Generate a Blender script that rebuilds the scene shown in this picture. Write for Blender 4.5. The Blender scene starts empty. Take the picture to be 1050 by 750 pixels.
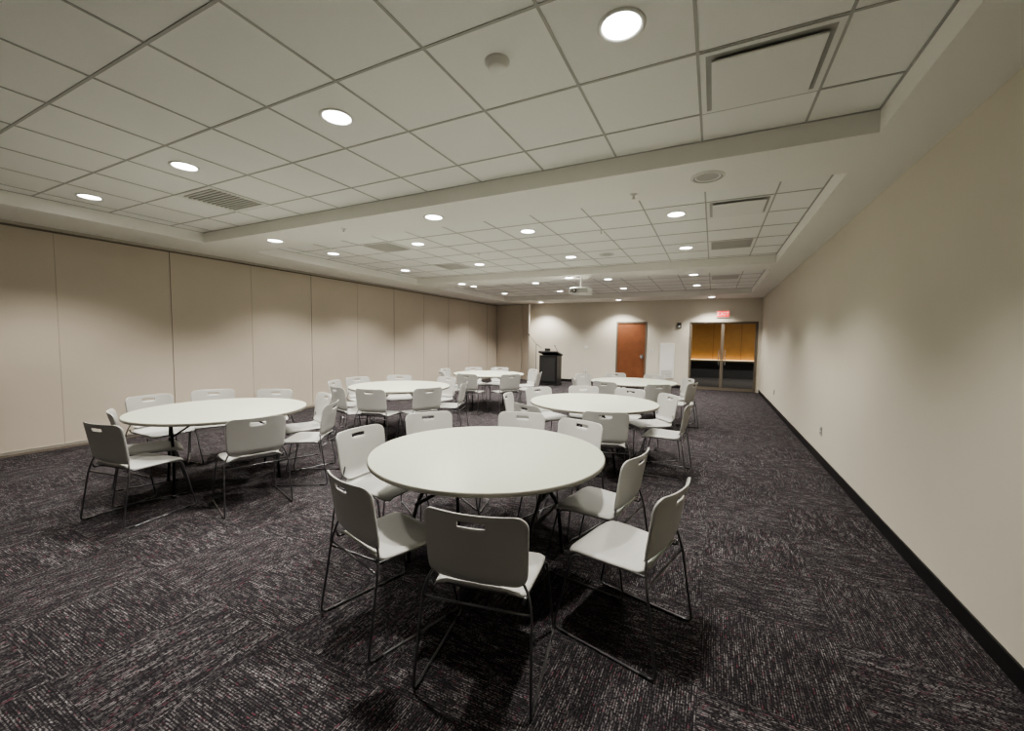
import bpy, bmesh, math, random
from mathutils import Vector, Matrix, Euler
random.seed(7)
scn=bpy.context.scene
# ---------------------------------------------------------------- room numbers
XR,XL,YF,YB=1.356,-8.10,15.07,-3.6
S,HT=3.02,3.17
CX0,CX1=-7.08,0.943
COF=[(-0.68,3.62),(4.35,8.65),(9.38,13.68)]
T=0.6675
GX0=-0.14
FS=.93   # furniture coordinates were measured on a slightly lower plane
# ---------------------------------------------------------------- helpers
def new_mat(name):
    m=bpy.data.materials.new(name); m.use_nodes=True
    nt=m.node_tree; b=nt.nodes['Principled BSDF']; return m,nt,b
def mat(name,col,rough=.6,metal=0.,emit=None,es=0.,noise=0.,nscale=20.,bump=0.,spec=None,bscale=None):
    m,nt,b=new_mat(name)
    b.inputs['Base Color'].default_value=(*col,1); b.inputs['Roughness'].default_value=rough
    b.inputs['Metallic'].default_value=metal
    if spec is not None: b.inputs['Specular IOR Level'].default_value=spec
    if emit: 
        b.inputs['Emission Color'].default_value=(*emit,1); b.inputs['Emission Strength'].default_value=es
    if noise or bump:
        tc=nt.nodes.new('ShaderNodeTexCoord'); n=nt.nodes.new('ShaderNodeTexNoise')
        n.inputs['Scale'].default_value=nscale; n.inputs['Detail'].default_value=4
        nt.links.new(tc.outputs['Object'],n.inputs['Vector'])
        if noise:
            mx=nt.nodes.new('ShaderNodeMix'); mx.data_type='RGBA'
            mx.inputs['A'].default_value=(*[c*(1-noise) for c in col],1)
            mx.inputs['B'].default_value=(*[min(1,c*(1+noise)) for c in col],1)
            nt.links.new(n.outputs['Fac'],mx.inputs['Factor']); nt.links.new(mx.outputs['Result'],b.inputs['Base Color'])
        if bump:
            n2=nt.nodes.new('ShaderNodeTexNoise'); n2.inputs['Scale'].default_value=bscale or nscale*10; n2.inputs['Detail'].default_value=2
            nt.links.new(tc.outputs['Object'],n2.inputs['Vector'])
            bp=nt.nodes.new('ShaderNodeBump'); bp.inputs['Strength'].default_value=bump; bp.inputs['Distance'].default_value=.002
            nt.links.new(n2.outputs['Fac'],bp.inputs['Height']); nt.links.new(bp.outputs['Normal'],b.inputs['Normal'])
    return m
M={}
M['wallR']=mat('cream_paint',(.68,.64,.55),.75,noise=.03,nscale=1.5,bump=.15,bscale=250)
M['wallL']=mat('beige_fabric_panel',(.58,.515,.43),.85,noise=.03,nscale=3,bump=.3,bscale=400)
M['soffit']=mat('white_paint',(.88,.87,.83),.7)
M['tile']=mat('ceiling_tile',(.87,.87,.84),.9,noise=.02,nscale=60,bump=.3,bscale=300)
M['tbar']=mat('ceiling_grid',(.44,.44,.42),.5)
M['base']=mat('black_rubber_base',(.012,.012,.013),.45)
M['seam']=mat('panel_seam',(.20,.17,.135),.7)
M['seaml']=mat('panel_joint',(.43,.375,.305),.7)
M['trim']=mat('aluminium_trim',(.55,.52,.47),.4,.6)
M['plastic']=mat('grey_plastic',(.50,.50,.475),.42,bump=.1,bscale=500)
M['wire']=mat('steel_wire',(.22,.22,.23),.28,.9)
M['ttop']=mat('table_laminate',(.52,.55,.455),.40,noise=.04,nscale=300)
M['tedge']=mat('table_edge',(.22,.21,.18),.5)
M['leg']=mat('black_steel',(.03,.03,.032),.4,.4)
M['black']=mat('black_laminate',(.012,.012,.013),.4)
M['wood']=mat('stained_wood',(.22,.085,.04),.4,noise=.25,nscale=6)
M['frame']=mat('bronze_frame',(.22,.19,.15),.45,.3)
M['owood']=mat('honey_wood',(.60,.33,.12),.45,noise=.15,nscale=4)
M['white']=mat('white_plastic',(.82,.82,.79),.5)
M['grille']=mat('grille_grey',(.45,.45,.43),.5)
M['grillel']=mat('vent_louver',(.60,.60,.57),.5)
M['dark']=mat('dark_slot',(.03,.03,.03),.8)
M['mid']=mat('vent_recess',(.12,.12,.115),.8)
M['lens']=mat('lamp_lens',(.9,.9,.9),.4,emit=(1,.97,.92),es=12)
M['red']=mat('exit_red',(.7,.05,.04),.5,emit=(1,.06,.05),es=.7)
M['redl']=mat('exit_letters',(.9,.7,.7),.5,emit=(1,.6,.55),es=.9)
M['chrome']=mat('chrome',(.6,.6,.6),.2,.9)
M['strip']=mat('warm_strip',(1,.8,.5),.5,emit=(1,.76,.45),es=1.5)
M['lobby']=mat('lobby_carpet',(.12,.12,.125),.9,noise=.2,nscale=30)
# glass
m,nt,b=new_mat('door_glass'); b.inputs['Base Color'].default_value=(.9,.92,.9,1); b.inputs['Roughness'].default_value=.02
b.inputs['Transmission Weight'].default_value=1; b.inputs['IOR'].default_value=1.02; M['glass']=m
# ---- carpet
m,nt,b=new_mat('carpet_tiles'); M['carpet']=m
N=nt.nodes.new; Lk=nt.links.new
def math_(op,a=None,b_=None,c=None):
    n=N('ShaderNodeMath'); n.operation=op
    for i,v in enumerate((a,b_,c)):
        if v is None: continue
        if isinstance(v,(int,float)): n.inputs[i].default_value=v
        else: Lk(v,n.inputs[i])
    return n.outputs[0]
tc=N('ShaderNodeTexCoord'); sx=N('ShaderNodeSeparateXYZ'); Lk(tc.outputs['Object'],sx.inputs[0])
x,y=sx.outputs[0],sx.outputs[1]
s=.6675
fx=math_('FLOOR',math_('DIVIDE',x,s)); fy=math_('FLOOR',math_('DIVIDE',y,s))
par=math_('FLOORED_MODULO',math_('ADD',fx,fy),2.)   # 0/1
def mixf(f,a,b_):
    n=N('ShaderNodeMix'); n.data_type='FLOAT'; Lk(f,n.inputs['Factor']); Lk(a,n.inputs['A']); Lk(b_,n.inputs['B']); return n.outputs['Result']
u=mixf(par,x,y); v=mixf(par,y,x)   # u along streak, v across
tid=math_('ADD',math_('MULTIPLY',fx,3.7),math_('MULTIPLY',fy,7.3))
def noise(su,sv,off,detail=2):
    c=N('ShaderNodeCombineXYZ'); Lk(math_('MULTIPLY',u,su),c.inputs[0]); Lk(math_('MULTIPLY',v,sv),c.inputs[1]); Lk(math_('ADD',tid,off),c.inputs[2])
    n=N('ShaderNodeTexNoise'); n.inputs['Scale'].default_value=1; n.inputs['Detail'].default_value=detail; n.inputs['Roughness'].default_value=.6
    Lk(c.outputs[0],n.inputs['Vector']); return n.outputs['Fac']
def ss(v_,lo,hi):
    n=N('ShaderNodeMapRange'); n.interpolation_type='SMOOTHSTEP'; Lk(v_,n.inputs[0]); n.inputs[1].default_value=lo; n.inputs[2].default_value=hi; return n.outputs[0]
n1=noise(12,85,0); n2=noise(100,90,11,3); n3=noise(5,12,23)
streak=ss(n1,.38,.68); brk=ss(n2,.40,.60); band=ss(n3,.32,.66)
rib=math_('ADD',math_('MULTIPLY',math_('SINE',math_('MULTIPLY',v,2*math.pi/.0111)),.5),.5)
rib2=math_('ADD',math_('MULTIPLY',rib,.95),.12)
a=math_('MULTIPLY',math_('ADD',math_('MULTIPLY',streak,.88),.12),brk)
a=math_('MULTIPLY',a,math_('ADD',math_('MULTIPLY',band,.55),.45))
a=math_('MULTIPLY',a,rib2)
mx=N('ShaderNodeMix'); mx.data_type='RGBA'; Lk(a,mx.inputs['Factor'])
mx.inputs['A'].default_value=(.0165,.0145,.0172,1); mx.inputs['B'].default_value=(.345,.325,.33,1)
n4=noise(24,90,41); mag=math_('MULTIPLY',math_('MULTIPLY',ss(n4,.62,.70),rib),.75)
mx2=N('ShaderNodeMix'); mx2.data_type='RGBA'; Lk(mag,mx2.inputs['Factor']); Lk(mx.outputs['Result'],mx2.inputs['A']); mx2.inputs['B'].default_value=(.24,.06,.095,1)
Lk(mx2.outputs['Result'],b.inputs['Base Color']); b.inputs['Roughness'].default_value=.95; b.inputs['Specular IOR Level'].default_value=.15
bp=N('ShaderNodeBump'); bp.inputs['Strength'].default_value=.4; bp.inputs['Distance'].default_value=.002; Lk(a,bp.inputs['Height']); Lk(bp.outputs['Normal'],b.inputs['Normal'])

class B:
    """mesh builder with material slots"""
    def __init__(s): s.bm=bmesh.new(); s.mats=[]
    def mi(s,k):
        if k not in s.mats: s.mats.append(k)
        return s.mats.index(k)
    def box(s,x0,x1,y0,y1,z0,z1,k,bev=0.,mtx=None):
        r=bmesh.ops.create_cube(s.bm,size=1); vs=r['verts']
        bmesh.ops.scale(s.bm,vec=(abs(x1-x0),abs(y1-y0),abs(z1-z0)),verts=vs)
        bmesh.ops.translate(s.bm,vec=((x0+x1)/2,(y0+y1)/2,(z0+z1)/2),verts=vs)
        fs={f for v_ in vs for f in v_.link_faces}
        i=s.mi(k)
        for f in fs: f.material_index=i
        if bev:
            es=list({e for v_ in vs for e in v_.link_edges})
            r=bmesh.ops.bevel(s.bm,geom=es,offset=bev,segments=2,affect='EDGES',profile=.5)
            vs=list({v_ for f in r['faces'] for v_ in f.verts}|{v_ for v_ in vs if v_.is_valid})
            for f in r['faces']: f.material_index=i
        if mtx: bmesh.ops.transform(s.bm,matrix=mtx,verts=vs)
    def lathe(s,prof,k,seg=32,ctr=(0,0,0),cap=True,smooth=True,ks=None):
        rings=[]
        for r_,z in prof:
            if r_<1e-6: rings.append([s.bm.verts.new((ctr[0],ctr[1],ctr[2]+z))])
            else: rings.append([s.bm.verts.new((ctr[0]+r_*math.cos(2*math.pi*i/seg),ctr[1]+r_*math.sin(2*math.pi*i/seg),ctr[2]+z)) for i in range(seg)])
        for j,(a_,b_) in enumerate(zip(rings,rings[1:])):
            mi=s.mi(ks[j] if ks else k)
            for i in range(seg):
                i2=(i+1)%seg
                vs=[a_[i%len(a_)],a_[i2%len(a_)],b_[i2%len(b_)],b_[i%len(b_)]]
                vs2=[]
                for q in vs:
                    if q not in vs2: vs2.append(q)
                if len(vs2)>2:
                    f=s.bm.faces.new(vs2); f.material_index=mi; f.smooth=smooth
    def tube(s,pts,r,k,seg=8,fil=0.04,closed=False):
        P=[Vector(p) for p in pts]; out=[]
        if fil and len(P)>2:
            out=[P[0]]
            for a_,c,b_ in zip(P,P[1:],P[2:]):
                d1=(a_-c); d2=(b_-c); l=min(fil,d1.length*.45,d2.length*.45)
                p1=c+d1.normalized()*l; p2=c+d2.normalized()*l
                for t in (0,.25,.5,.75,1): out.append((1-t)**2*p1+2*t*(1-t)*c+t*t*p2)
            out.append(P[-1])
        else: out=P
        rings=[]; up=None
        for i,p in enumerate(out):
            t=(out[min(i+1,len(out)-1)]-out[max(i-1,0)]).normalized()
            if up is None:
                up=Vector((0,0,1)) if abs(t.z)<.9 else Vector((1,0,0))
            n=(up-t*up.dot(t)).normalized(); bn=t.cross(n); up=n
            rings.append([s.bm.verts.new(p+r*(math.cos(2*math.pi*j/seg)*n+math.sin(2*math.pi*j/seg)*bn)) for j in range(seg)])
        mi=s.mi(k)
        for a_,b_ in zip(rings,rings[1:]):
            for j in range(seg):
                f=s.bm.faces.new((a_[j],a_[(j+1)%seg],b_[(j+1)%seg],b_[j])); f.material_index=mi; f.smooth=True
        for rr in (rings[0][::-1],rings[-1]):
            f=s.bm.faces.new(rr); f.material_index=mi
    def mesh(s,name):
        bmesh.ops.recalc_face_normals(s.bm,faces=s.bm.faces[:])
        me=bpy.data.meshes.new(name); s.bm.to_mesh(me); s.bm.free()
        for k in s.mats: me.materials.append(M[k])
        return me
    def obj(s,name,loc=(0,0,0),rz=0,parent=None):
        return place(s.mesh(name),name,loc,rz,parent)
def place(me,name,loc=(0,0,0),rz=0,parent=None):
    o=bpy.data.objects.new(name,me); scn.collection.objects.link(o); o.location=loc; o.rotation_euler=(0,0,rz)
    if parent: o.parent=parent
    return o
def empty(name,loc=(0,0,0),rz=0):
    o=bpy.data.objects.new(name,None); scn.collection.objects.link(o); o.location=loc; o.rotation_euler=(0,0,rz); o.empty_display_size=.2; return o
# ================================================================ ROOM
b=B(); b.box(XL-.2,XR+.2,YB-.2,YF+.1,-.1,0,'carpet'); b.obj('floor')
b=B(); b.box(XR,XR+.15,YB,YF+.15,0,3.4,'wallR'); b.obj('wall_right')
b=B(); b.box(XL-.15,XL,YB,YF+.15,0,3.4,'wallL'); b.obj('wall_left')
b=B(); b.box(XL-.15,XR+.15,YB-.15,YB,0,3.4,'wallR'); b.obj('wall_back')
# far wall with openings
D1=(-3.13,-2.17); D2=(-.70,1.23); DH=2.24
b=B()
b.box(XL-.15,D1[0],YF,YF+.15,0,3.4,'wallR'); b.box(D1[1],D2[0],YF,YF+.15,0,3.4,'wallR'); b.box(D2[1],XR,YF,YF+.15,0,3.4,'wallR')
b.box(D1[0],D1[1],YF,YF+.15,DH,3.4,'wallR'); b.box(D2[0],D2[1],YF,YF+.15,DH,3.4,'wallR')
b.obj('wall_front')
# ceiling
b=B()
b.box(XL,XR,YB,YF,HT,HT+.1,'tile')
b.box(XL,CX0,YB,YF,S,HT,'soffit'); b.box(CX1,XR,YB,YF,S,HT,'soffit')
ys=[YB]+[v_ for c in COF for v_ in c]+[YF]
for i in range(0,len(ys),2): b.box(CX0,CX1,ys[i],ys[i+1],S,HT,'soffit')
ci=[[],[],[]]
for (y0,y1),gy in zip(COF,(3.19,5.17,10.20)):
    k=-20
    while True:
        gx=GX0+T*k; k+=1
        if gx>CX1: break
        if gx>CX0+.05: b.box(gx-.008,gx+.008,y0,y1,HT-.004,HT+.002,'tbar')
    for k in range(-12,12):
        yy=gy+T*k
        if y0+.05<yy<y1-.05: b.box(CX0,CX1,yy-.008,yy+.008,HT-.0045,HT+.002,'tbar')
    # perimeter angle
    b.box(CX0,CX0+.016,y0,y1,HT-.004,HT,'tbar'); b.box(CX1-.016,CX1,y0,y1,HT-.004,HT,'tbar')
    b.box(CX0,CX1,y0,y0+.016,HT-.004,HT,'tbar'); b.box(CX0,CX1,y1-.016,y1,HT-.004,HT,'tbar')
b.obj('ceiling')
# trims
b=B(); b.box(XR-.012,XR,YB,YF,0,.105,'base'); b.obj('baseboard_right')
b=B(); 
for a0,a1 in ((XL+.02,D1[0]-.06),(D1[1]+.06,D2[0]-.06)): b.box(a0,a1,YF-.012,YF,0,.105,'base')
b.obj('baseboard_front')
b=B(); b.box(XL,XL+.02,YB,YF,0,.03,'seam'); b.box(XL,XL+.014,YB,YF,.03,.065,'trim'); b.obj('baseboard_left')
b=B()
for k in range(-4,10):
    yy=2.30+1.32*k
    w=.008 if k%2 else .006
    b.box(XL,XL+.004,yy-w/2,yy+w/2,.065,S-.05,'seam' if k%2 else 'seaml')
b.obj('trim_1')
b=B(); b.box(XL,XL+.05,YB,YF,S-.035,S,'trim'); b.box(XL,XL+.004,YB,YF,S-.06,S-.035,'seam'); b.obj('trim_2')
# ---- stacked partition closet panels at far left
b=B(); b.box(XL+.03,-6.98,YF-.09,YF-.02,.03,S-.04,'wallL'); b.box(-6.98,-6.95,YF-.10,YF-.01,.0,S-.02,'trim')
b.box(XL+.03,-6.98,YF-.10,YF-.02,.0,.03,'seam')
b.obj('partition_panel')
b=B(); b.box(0,.62,-.025,.025,.02,S-.05,'wallL'); b.box(-.0,.62,-.03,.03,.0,.02,'trim'); b.box(.60,.625,-.028,.028,.02,S-.05,'trim'); b.obj('pocket_panel',(-6.93,YF-.06,0),math.radians(-40))
# ================================================================ DOORS
b=B()
b.box(D1[0]-.05,D1[0],YF-.02,YF+.12,0,DH+.05,'frame'); b.box(D1[1],D1[1]+.05,YF-.02,YF+.12,0,DH+.05,'frame'); b.box(D1[0],D1[1],YF-.02,YF+.12,DH,DH+.05,'frame')
b.box(D1[0],D1[1],YF+.01,YF+.055,.008,DH,'wood')
b.box(D1[1]-.14,D1[1]-.05,YF-.005,YF+.01,.98,1.12,'chrome'); b.tube([(D1[1]-.08,YF+.01,1.05),(D1[1]-.08,YF-.05,1.05),(D1[1]-.20,YF-.05,1.05)],.01,'chrome',fil=.015)
b.box(D1[0],D1[0]+.02,YF+.0,YF+.012,.3,.42,'chrome')
b.obj('door_1')
b=B()
b.box(D2[0]-.03,D2[0],YF-.015,YF+.12,0,DH+.03,'frame'); b.box(D2[1],D2[1]+.03,YF-.015,YF+.12,0,DH+.03,'frame'); b.box(D2[0],D2[1],YF-.015,YF+.12,DH,DH+.03,'frame')
mid=(D2[0]+D2[1])/2
for a0,a1,hs in ((D2[0],mid-.004,1),(mid+.004,D2[1],-1)):
    b.box(a0,a0+.04,YF+.02,YF+.06,.008,DH,'frame'); b.box(a1-.04,a1,YF+.02,YF+.06,.008,DH,'frame')
    b.box(a0+.04,a1-.04,YF+.02,YF+.06,.008,.10,'frame'); b.box(a0+.04,a1-.04,YF+.02,YF+.06,DH-.04,DH,'frame')
    b.box(a0+.04,a1-.04,YF+.037,YF+.043,.10,DH-.04,'glass')
    xx=a1-.09 if hs>0 else a0+.09
    b.tube([(xx,YF+.02,1.35),(xx,YF-.04,1.35),(xx,YF-.04,.85),(xx,YF+.02,.85)],.011,'chrome',fil=.02)
b.obj('door_2')
# lobby beyond the glass doors
LY=20.5
b=B(); b.box(-5,5,YF+.12,LY+.2,-.1,-.002,'lobby'); b.obj('floor_lobby')
b=B(); b.box(-5,5,LY,LY+.15,0,3.2,'wallR'); b.box(-5,5,LY-.05,LY,.80,2.9,'owood'); b.box(-5,5,LY-.28,LY,.72,.80,'frame')
for k in range(-4,5): b.box(k*1.1-.006,k*1.1+.006,LY-.056,LY-.05,.82,2.9,'wood')
b.box(-5,5,LY-.05,LY-.02,0,.72,'lobby')
b.box(-5,5,LY-.26,LY-.05,.801,.815,'strip')
b.obj('wall_lobby')
b=B(); b.box(-5,5,YF+.15,LY+.15,3.2,3.3,'soffit'); b.obj('ceiling_lobby')
b=B(); b.box(-5.1,-5,YF+.15,LY+.15,0,3.2,'wallR'); b.obj('wall_lobby_left')
b=B(); b.box(5,5.1,YF+.15,LY+.15,0,3.2,'wallR'); b.obj('wall_lobby_right')
# ================================================================ EXIT SIGN etc
e=empty('exit_sign',(.25,YF,2.52))
b=B(); b.box(-.19,.19,-.05,0,-.11,.11,'white',.006); b.box(-.175,.175,-.053,-.05,-.095,.095,'red'); b.obj('housing',parent=e)
tx=bpy.data.curves.new('letters','FONT'); tx.body='EXIT'; tx.size=.17; tx.align_x='CENTER'; tx.align_y='CENTER'; tx.extrude=.002; tx.materials.append(M['redl'])
to=bpy.data.objects.new('letters',tx); scn.collection.objects.link(to); to.parent=e; to.location=(0,-.056,0); to.rotation_euler=(math.pi/2,0,0)
# wall cabinet with a vent at its foot
b=B(); b.box(-.23,.23,-.025,0,-.6,.6,'white',.004); b.box(-.205,.205,-.029,-.024,-.30,.575,'white',.002)
for k in range(5): 
    z=-.54+k*.045; b.box(-.17,.17,-.03,-.02,z,z+.016,'grille')
b.obj('wall_access_panel',(-1.42,YF,.93))
def plate(name,loc,rz,w=.08,h=.12,k='white',hole=True):
    b=B(); b.box(-w/2,w/2,-.012,0,-h/2,h/2,k,.003)
    if hole:
        for z in (-.025,.025): b.box(-.015,.015,-.014,-.010,z-.012,z+.012,'dark')
    return b.obj(name,loc,rz)
plate('wall_outlet',(XR,6.73,.42),-math.pi/2,k='grille')
plate('light_switch',(-1.95,YF,1.25),0); plate('thermostat',(-4.3,YF,1.35),0,.12,.10,hole=False); plate('wall_outlet',(-4.3,YF,.45),0)
plate('wall_outlet',(XR,11.5,.42),-math.pi/2,k='grille')
b=B(); b.box(-.06,.06,-.05,0,-.09,.09,'dark',.005); b.box(-.03,.03,-.056,-.05,-.06,.0,'white'); b.obj('fire_alarm_strobe',(-1.06,YF,2.15))
# ================================================================ CEILING FIXTURES
def ringlamp():
    b=B(); b.lathe([(.118,0),(.118,-.006),(.108,-.010),(.096,-.006),(.094,-.002),(0,-.002)],'white',ks=['white','white','white','white','lens']); return b.mesh('recessed_downlight')
RL=ringlamp()
def spot(e_,size,bl):
    sp=bpy.data.lights.new('downlight_spot','SPOT'); sp.energy=e_; sp.spot_size=math.radians(size); sp.spot_blend=bl; sp.shadow_soft_size=.08; sp.color=(1,.955,.885); return sp
SP1=spot(165,122,.6); SPB=spot(25,130,.75); SPL=spot(60,150,1)
def down(x,y,z,sp=None):
    o=place(RL,'recessed_downlight',(x,y,z)); l=bpy.data.objects.new('lamp',sp or SP1); scn.collection.objects.link(l); l.parent=o; l.location=(0,0,-.03)
cols=[-.475-2.0025*k for k in range(4)]
for y_ in (2.15,5.5,7.5,10.53,12.53):
    for x_ in cols: down(x_,y_,HT)
for y_ in (3.97,9.0):
    for x_ in (-3.0,-5.9): down(x_,y_,S)
for x_ in (-.1,-3.0,-5.9): down(x_,14.4,S)
for x_ in (-.475,-2.5,-4.5,-6.5): down(x_,-1.6,S,SPB)
# lobby lamp
for x_ in (-1.5,1.0,3): 
    down(x_,18.6,3.2,SPL)
# speaker in beam
b=B(); b.lathe([(.135,0),(.135,-.006),(.118,-.012),(.10,-.006),(.09,-.003),(0,-.004)],'white',ks=['white','white','grille','white','grille']); 
SPK=b.mesh('ceiling_speaker')
for y_ in (3.97,): place(SPK,'ceiling_speaker',(-.1,y_,S))
place(SPK,'ceiling_speaker',(-1.8,7.5,HT-.001))
# smoke detector
b=B(); b.lathe([(.07,0),(.07,-.012),(.058,-.016),(.055,-.035),(.045,-.045),(0,-.047)],'white'); SM=b.mesh('smoke_detector')
place(SM,'smoke_detector',(-1.16,2.12,HT)); place(SM,'smoke_detector',(-2.5,9.6,HT))
# sprinklers
b=B(); b.lathe([(.035,0),(.035,-.004),(.012,-.008),(.009,-.04),(.02,-.042),(.02,-.045),(0,-.045)],'white',seg=16); SPR=b.mesh('sprinkler_head')
for p in ((-.75,4.35-.2,S),(-4.4,3.9,S),(-1.5,5.9,HT),(-3.9,6.5,HT)): place(SPR,'sprinkler_head',p)
# air diffusers
def plaque():
    b=B(); h=.325
    for a0,a1,c0,c1 in ((-h,h,-h,-h+.03),(-h,h,h-.03,h),(-h,-h+.03,-h+.03,h-.03),(h-.03,h,-h+.03,h-.03)): b.box(a0,a1,c0,c1,-.008,0,'white')
    b.box(-h+.03,h-.03,-h+.03,h-.03,-.004,0,'grille')
    b.box(-.265,.265,-.265,.265,-.03,-.018,'white',.004); b.box(-.2,.2,-.2,.2,-.018,0,'grille')
    return b.mesh('air_diffuser')
def slots(k='grillel'):
    b=B(); h=.325
    for a0,a1,c0,c1 in ((-h,h,-h,-h+.04),(-h,h,h-.04,h),(-h,-h+.04,-h+.04,h-.04),(h-.04,h,-h+.04,h-.04)): b.box(a0,a1,c0,c1,-.008,0,'white')
    b.box(-h+.04,h-.04,-h+.04,h-.04,-.002,0,'mid')
    for i in range(12):
        y=-.27+i*.048; b.box(-h+.04,h-.04,y,y+.026,-.010,-.002,k)
    return b.mesh('air_vent')
PL=plaque(); SL=slots()
place(PL,'air_diffuser',(.194,2.857,HT)); place(PL,'air_diffuser',(.194,5.5,HT))
for p in ((-5.146,2.857),(-5.146,5.5),(-5.146,7.5),(.194,7.5),(.194,11.2)): place(SL,'air_vent',(*p,HT))
# projector
e=empty('ceiling_projector',(-2.72,9.0,2.70))
b=B(); b.box(-.22,.22,-.19,.17,-.07,.07,'white',.02); b.box(-.2,.2,-.192,-.188,-.045,.045,'grille'); b.obj('body',parent=e)
b=B(); b.tube([(-.09,-.19,.0),(-.09,-.225,.0)],.045,'black',seg=20,fil=0); b.tube([(-.09,-.225,0),(-.09,-.228,0)],.03,'chrome',seg=20,fil=0); b.obj('lens',parent=e)
b=B(); b.tube([(0,0,.09),(0,0,.32)],.022,'white',seg=14,fil=0); b.box(-.12,.12,-.1,.1,.07,.09,'white'); b.box(-.08,.08,-.08,.08,.308,.32,'white')
for sx_ in (-1,1): b.tube([(sx_*.17,-.12,.07),(sx_*.03,0,.1)],.008,'chrome',fil=0); b.tube([(sx_*.17,.12,.07),(sx_*.03,0,.1)],.008,'chrome',fil=0)
b.obj('mount',parent=e)
# ================================================================ TABLE
def table_mesh():
    b=B(); R=.925; zt=.74
    b.lathe([(0,zt),(R-.012,zt),(R-.004,zt-.002),(R,zt-.007),(R,zt-.022),(R-.006,zt-.028),(R-.03,zt-.028),(0,zt-.028)],'ttop',seg=96,ks=['ttop','ttop','tedge','tedge','tedge','tedge','leg'])
    for sy in (-1,1): b.box(-.62,.62,sy*.33-.015,sy*.33+.015,zt-.065,zt-.028,'leg')
    for sx_ in (-1,1): b.box(sx_*.60-.015,sx_*.60+.015,-.33,.33,zt-.065,zt-.028,'leg')
    for sx_ in (-1,1):
        X=sx_*.50; Xf=sx_*.52
        b.tube([(X,-.33,.69),(X,.33,.69)],.014,'leg',fil=0)
        for sy in (-1,1):
            b.tube([(X,sy*.07,.69),(X,sy*.08,.52),(X,sy*.30,.36),(Xf,sy*.36,.012)],.0145,'leg',seg=10,fil=.12)
            b.tube([(Xf,sy*.36,.0),(Xf,sy*.36,.03)],.02,'leg',seg=10,fil=0)
        b.tube([(X,-.29,.37),(X,.29,.37)],.0125,'leg',fil=0)
        b.tube([(X,-.085,.50),(X,.085,.50)],.0125,'leg',fil=0)
        b.tube([(X,0,.50),(sx_*.15,0,.70)],.009,'leg',fil=0)
    b.box(-.2,.2,-.05,.05,zt-.05,zt-.028,'leg')
    bmesh.ops.scale(b.bm,vec=(.828/.925,.828/.925,.797/.74),verts=b.bm.verts[:])
    return b.mesh('round_folding_table')
TM=table_mesh()
TABS=[(-1.54,2.73),(-5.20,2.80),(-5.08,5.74),(-1.50,5.68),(-5.08,9.0),(-1.52,9.0)]
for (x_,y_),r in zip(TABS,(0,70,15,100,45,80)): place(TM,'round_folding_table',(x_*FS,y_*FS,0),math.radians(r))
# ================================================================ CHAIR
def sheet(b,rows,cols_,pos,th,k,skip=None,nrm=None):
    F=[[b.bm.verts.new(pos(u_,v_)) for u_ in cols_] for v_ in rows]
    Bk=[[b.bm.verts.new(Vector(pos(u_,v_))+Vector(nrm(u_,v_))*th) for u_ in cols_] for v_ in rows]
    mi=b.mi(k); nr,nc=len(rows)-1,len(cols_)-1
    ok=lambda i,j: 0<=i<nr and 0<=j<nc and not(skip and skip(i,j))
    def q(*v_):
        f=b.bm.faces.new(v_); f.material_index=mi; f.smooth=True
    for i in range(nr):
        for j in range(nc):
            if not ok(i,j): continue
            q(F[i][j],F[i][j+1],F[i+1][j+1],F[i+1][j]); q(Bk[i][j],Bk[i+1][j],Bk[i+1][j+1],Bk[i][j+1])
            if not ok(i-1,j): q(F[i][j],Bk[i][j],Bk[i][j+1],F[i][j+1])
            if not ok(i+1,j): q(F[i+1][j],F[i+1][j+1],Bk[i+1][j+1],Bk[i+1][j])
            if not ok(i,j-1): q(F[i][j],F[i+1][j],Bk[i+1][j],Bk[i][j])
            if not ok(i,j+1): q(F[i][j+1],Bk[i][j+1],Bk[i+1][j+1],F[i+1][j+1])
def rr(t,L,W,r0,r1):
    w=W(t/L)
    if t<r0: w-= r0-math.sqrt(max(0,r0*r0-(r0-t)**2))
    if t>L-r1: w-= r1-math.sqrt(max(0,r1*r1-(t-L+r1)**2))
    return w
def samples(L,r0,r1,extra=()):
    s_=[r0*(1-math.cos(a_*math.pi/12)) for a_ in range(7)]
    s_+= [L-r1*(1-math.cos(a_*math.pi/12)) for a_ in range(7)]
    n_=8
    s_+=[r0+(L-r0-r1)*i/n_ for i in range(1,n_)]
    s_=[q for q in s_ if all(abs(q-e_)>.004 for e_ in extra)]+list(extra)
    s_=sorted(s_); o=[s_[0]]
    for q in s_[1:]:
        if q-o[-1]>.0015: o.append(q)
    return o
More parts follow.
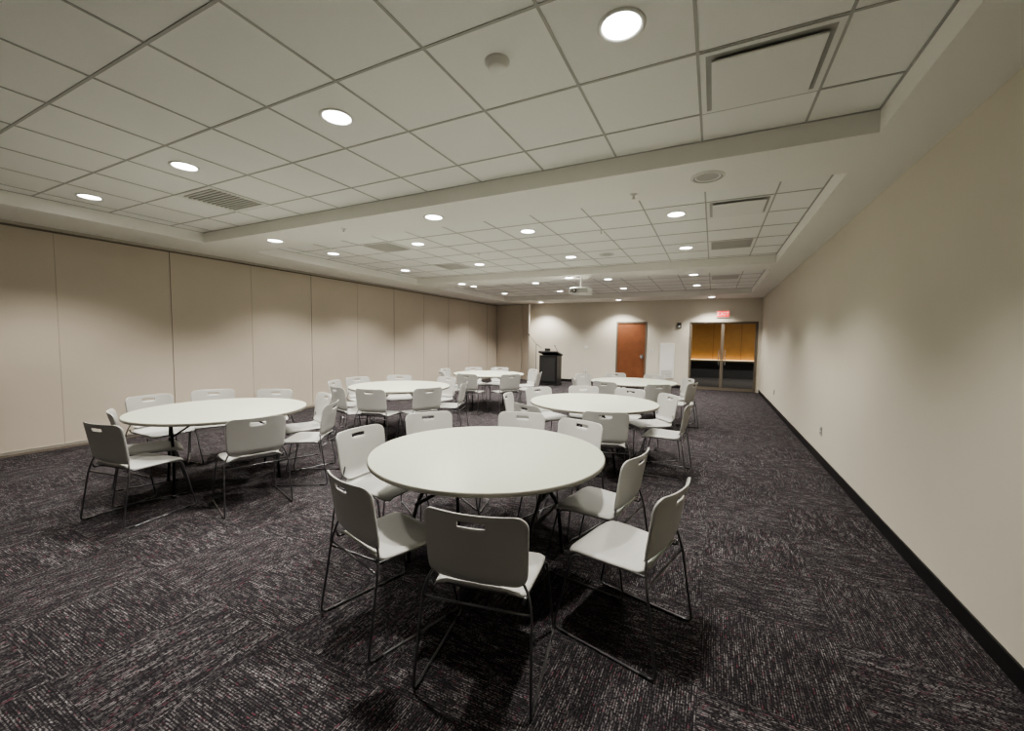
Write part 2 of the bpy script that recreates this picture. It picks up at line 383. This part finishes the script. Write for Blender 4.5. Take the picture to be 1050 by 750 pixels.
def chair_mesh():
    b=B()
    L=.335; z0=.475
    hs,he=L-.060,L-.034
    rows=samples(L,.075,.055,(hs,he))
    W=lambda t:.222+.012*t
    cols_=[-1,-.94,-.85,-.75,-.64,-.53,-.42,-.29,-.27,-.14,0,.14,.27,.29,.42,.53,.64,.75,.85,.94,1]
    def pos(u_,v_):
        w=rr(v_,L,W,.075,.055); x_=u_*w
        t=v_/L
        y_=-.205-.062*t-.012*t*t+.045*(x_/.23)**2*(.55+.45*t)+.03*max(0,(.06-v_)/.06)**2
        return (x_,y_,z0+v_)
    def skip(i,j):
        return rows[i]>=hs-.0012 and rows[i+1]<=he+.0012 and cols_[j]>=-.28 and cols_[j+1]<=.28
    sheet(b,rows,cols_,pos,.011,'plastic',skip,lambda u_,v_:(0,-1,0.1))
    L2=.44
    rows2=samples(L2,.06,.07)
    W2=lambda t:.205+.025*min(1,t*1.5)
    def pos2(u_,v_):
        w=rr(v_,L2,W2,.06,.07); x_=u_*w; t=v_/L2
        z_=.452-.014*(1-(x_/.23)**2)*math.sin(math.pi*min(1,t*1.15)) -.035*max(0,(t-.8)/.2)**2+.035*max(0,(.16-t)/.16)**2
        z_-=.012*max(0,(abs(u_)-.85)/.15)**2
        return (x_,-.205+v_,z_)
    sheet(b,rows2,[-1,-.96,-.91,-.85,-.7,-.5,-.25,0,.25,.5,.7,.85,.91,.96,1],pos2,.012,'plastic',None,lambda u_,v_:(0,0,-1))
    r=.0062
    for s_ in (-1,1):
        b.tube([(s_*.185,-.195,.57),(s_*.20,-.192,.52),(s_*.228,-.198,.475),(s_*.247,-.215,.40),(s_*.262,-.275,r),(s_*.262,.275,r),(s_*.235,.185,.415),(s_*.215,.10,.428),(s_*.205,-.20,.428),(s_*.215,-.200,.46)],r,'wire',fil=.035)
        for yy in (-.22,.2): b.box(s_*.262-.009,s_*.262+.009,yy-.02,yy+.02,0,.012,'black')
        b.box(s_*.185-.02,s_*.185+.02,-.10,.12,.424,.436,'black')
    b.tube([(-.21,.12,.424),(.21,.12,.424)],r,'wire',fil=0); b.tube([(-.21,-.14,.424),(.21,-.14,.424)],r,'wire',fil=0)
    b.tube([(-.242,-.213,.395),(.242,-.213,.395)],r*.9,'wire',fil=0)
    bmesh.ops.scale(b.bm,vec=(1.04,1.05,1.065),verts=b.bm.verts[:])
    return b.mesh('stacking_chair')
CM=chair_mesh()
def chair(bx,by,face=None,tab=None):
    if face is None:
        face=math.degrees(math.atan2(tab[1]-by,tab[0]-bx))+random.uniform(-5,5)
    a_=math.radians(face)
    place(CM,'stacking_chair',(bx*FS+.285*math.cos(a_),by*FS+.285*math.sin(a_),0),a_-math.pi/2)
for p in ((-.955,1.54,101),(-1.84,1.59,74),(-2.77,2.58,-2),(-2.72,3.50,-32),(-1.84,4.02,-78),(-1.13,3.90,-108),(-.42,2.95,170),(-.125,2.36,166)): chair(*p)
for p in ((-4.86,1.58,99),(-3.95,2.44,161),(-4.12,3.48,212),(-4.85,3.97,250),(-5.88,3.92,-62),(-6.58,3.42,-28),(-6.62,2.66,3),(-5.55,1.90,70)): chair(*p)
for p in ((-5.39,4.56),(-4.72,4.62),(-4.05,5.25),(-4.0,6.25),(-4.9,6.98),(-6.0,6.75),(-6.40,5.95),(-6.20,5.20)): chair(*p,tab=TABS[2])
for p in ((-1.04,4.50),(-2.05,4.52),(-2.70,5.30),(-2.62,6.30),(-2.0,6.90),(-1.2,6.93),(-.54,6.50),(-.22,5.66)): chair(*p,tab=TABS[3])
for ti,off in ((4,10),(5,28)):
    for k in range(8):
        a_=math.radians(off+45*k+random.uniform(-6,6)); rr_=1.25+random.uniform(-.06,.1)
        chair(TABS[ti][0]+rr_*math.cos(a_),TABS[ti][1]+rr_*math.sin(a_),tab=TABS[ti])
# ================================================================ LECTERN + MIC STAND
e=empty('lectern',(-5.2,13.7,0))
b=B(); b.box(-.36,.36,-.28,.28,0,.06,'black',.008); b.box(-.33,.33,-.25,.25,.06,1.06,'black',.01)
mt=Matrix.Translation((0,0,1.12))@Matrix.Rotation(math.radians(-12),4,'X'); b.box(-.36,.36,-.29,.29,-.03,.03,'black',.008,mtx=mt)
b.box(-.27,.27,-.256,-.25,.15,.98,'dark'); b.obj('cabinet',parent=e)
b=B(); b.tube([(.2,.1,1.12),(.2,.1,1.25),(.18,-.05,1.38)],.008,'black',fil=.08); b.tube([(.18,-.05,1.38),(.175,-.09,1.41)],.016,'black',seg=10,fil=0)
b.box(-.25,-.05,.05,.09,1.12,1.30,'black',.004); b.box(-.24,-.06,.046,.05,1.15,1.29,'dark'); b.obj('microphone_and_monitor',parent=e)
b=B()
for k in range(3):
    a_=k*2.094; b.tube([(0,0,.12),(.3*math.cos(a_),.3*math.sin(a_),.01)],.008,'leg',fil=0)
b.tube([(0,0,.06),(0,0,1.45)],.01,'leg',fil=0); b.tube([(.2,0,1.3),(0,0,1.45),(-.25,0,1.75)],.007,'leg',fil=0); b.tube([(-.25,0,1.75),(-.31,0,1.83)],.02,'leg',seg=10,fil=0)
b.obj('microphone_stand',(-5.85,13.9,0),.3)
# ================================================================ CAMERA / WORLD
w=bpy.data.worlds.new('world'); scn.world=w; w.use_nodes=True; w.node_tree.nodes['Background'].inputs[0].default_value=(.5,.5,.5,1); w.node_tree.nodes['Background'].inputs[1].default_value=.3
cam=bpy.data.cameras.new('camera'); co=bpy.data.objects.new('camera',cam); scn.collection.objects.link(co)
cam.sensor_width=36; cam.sensor_fit='HORIZONTAL'; cam.lens=418.4/1050*36; cam.clip_start=.05
R=Euler((0,0,math.radians(26.18))).to_matrix()@Euler((math.radians(90-3.651),0,0)).to_matrix()@Euler((0,0,math.radians(.752))).to_matrix()
co.matrix_world=Matrix.Translation((0,0,1.6))@R.to_4x4()
scn.camera=co
scn.view_settings.view_transform='AgX'; scn.view_settings.look='AgX - Medium High Contrast'; scn.view_settings.exposure=0.6
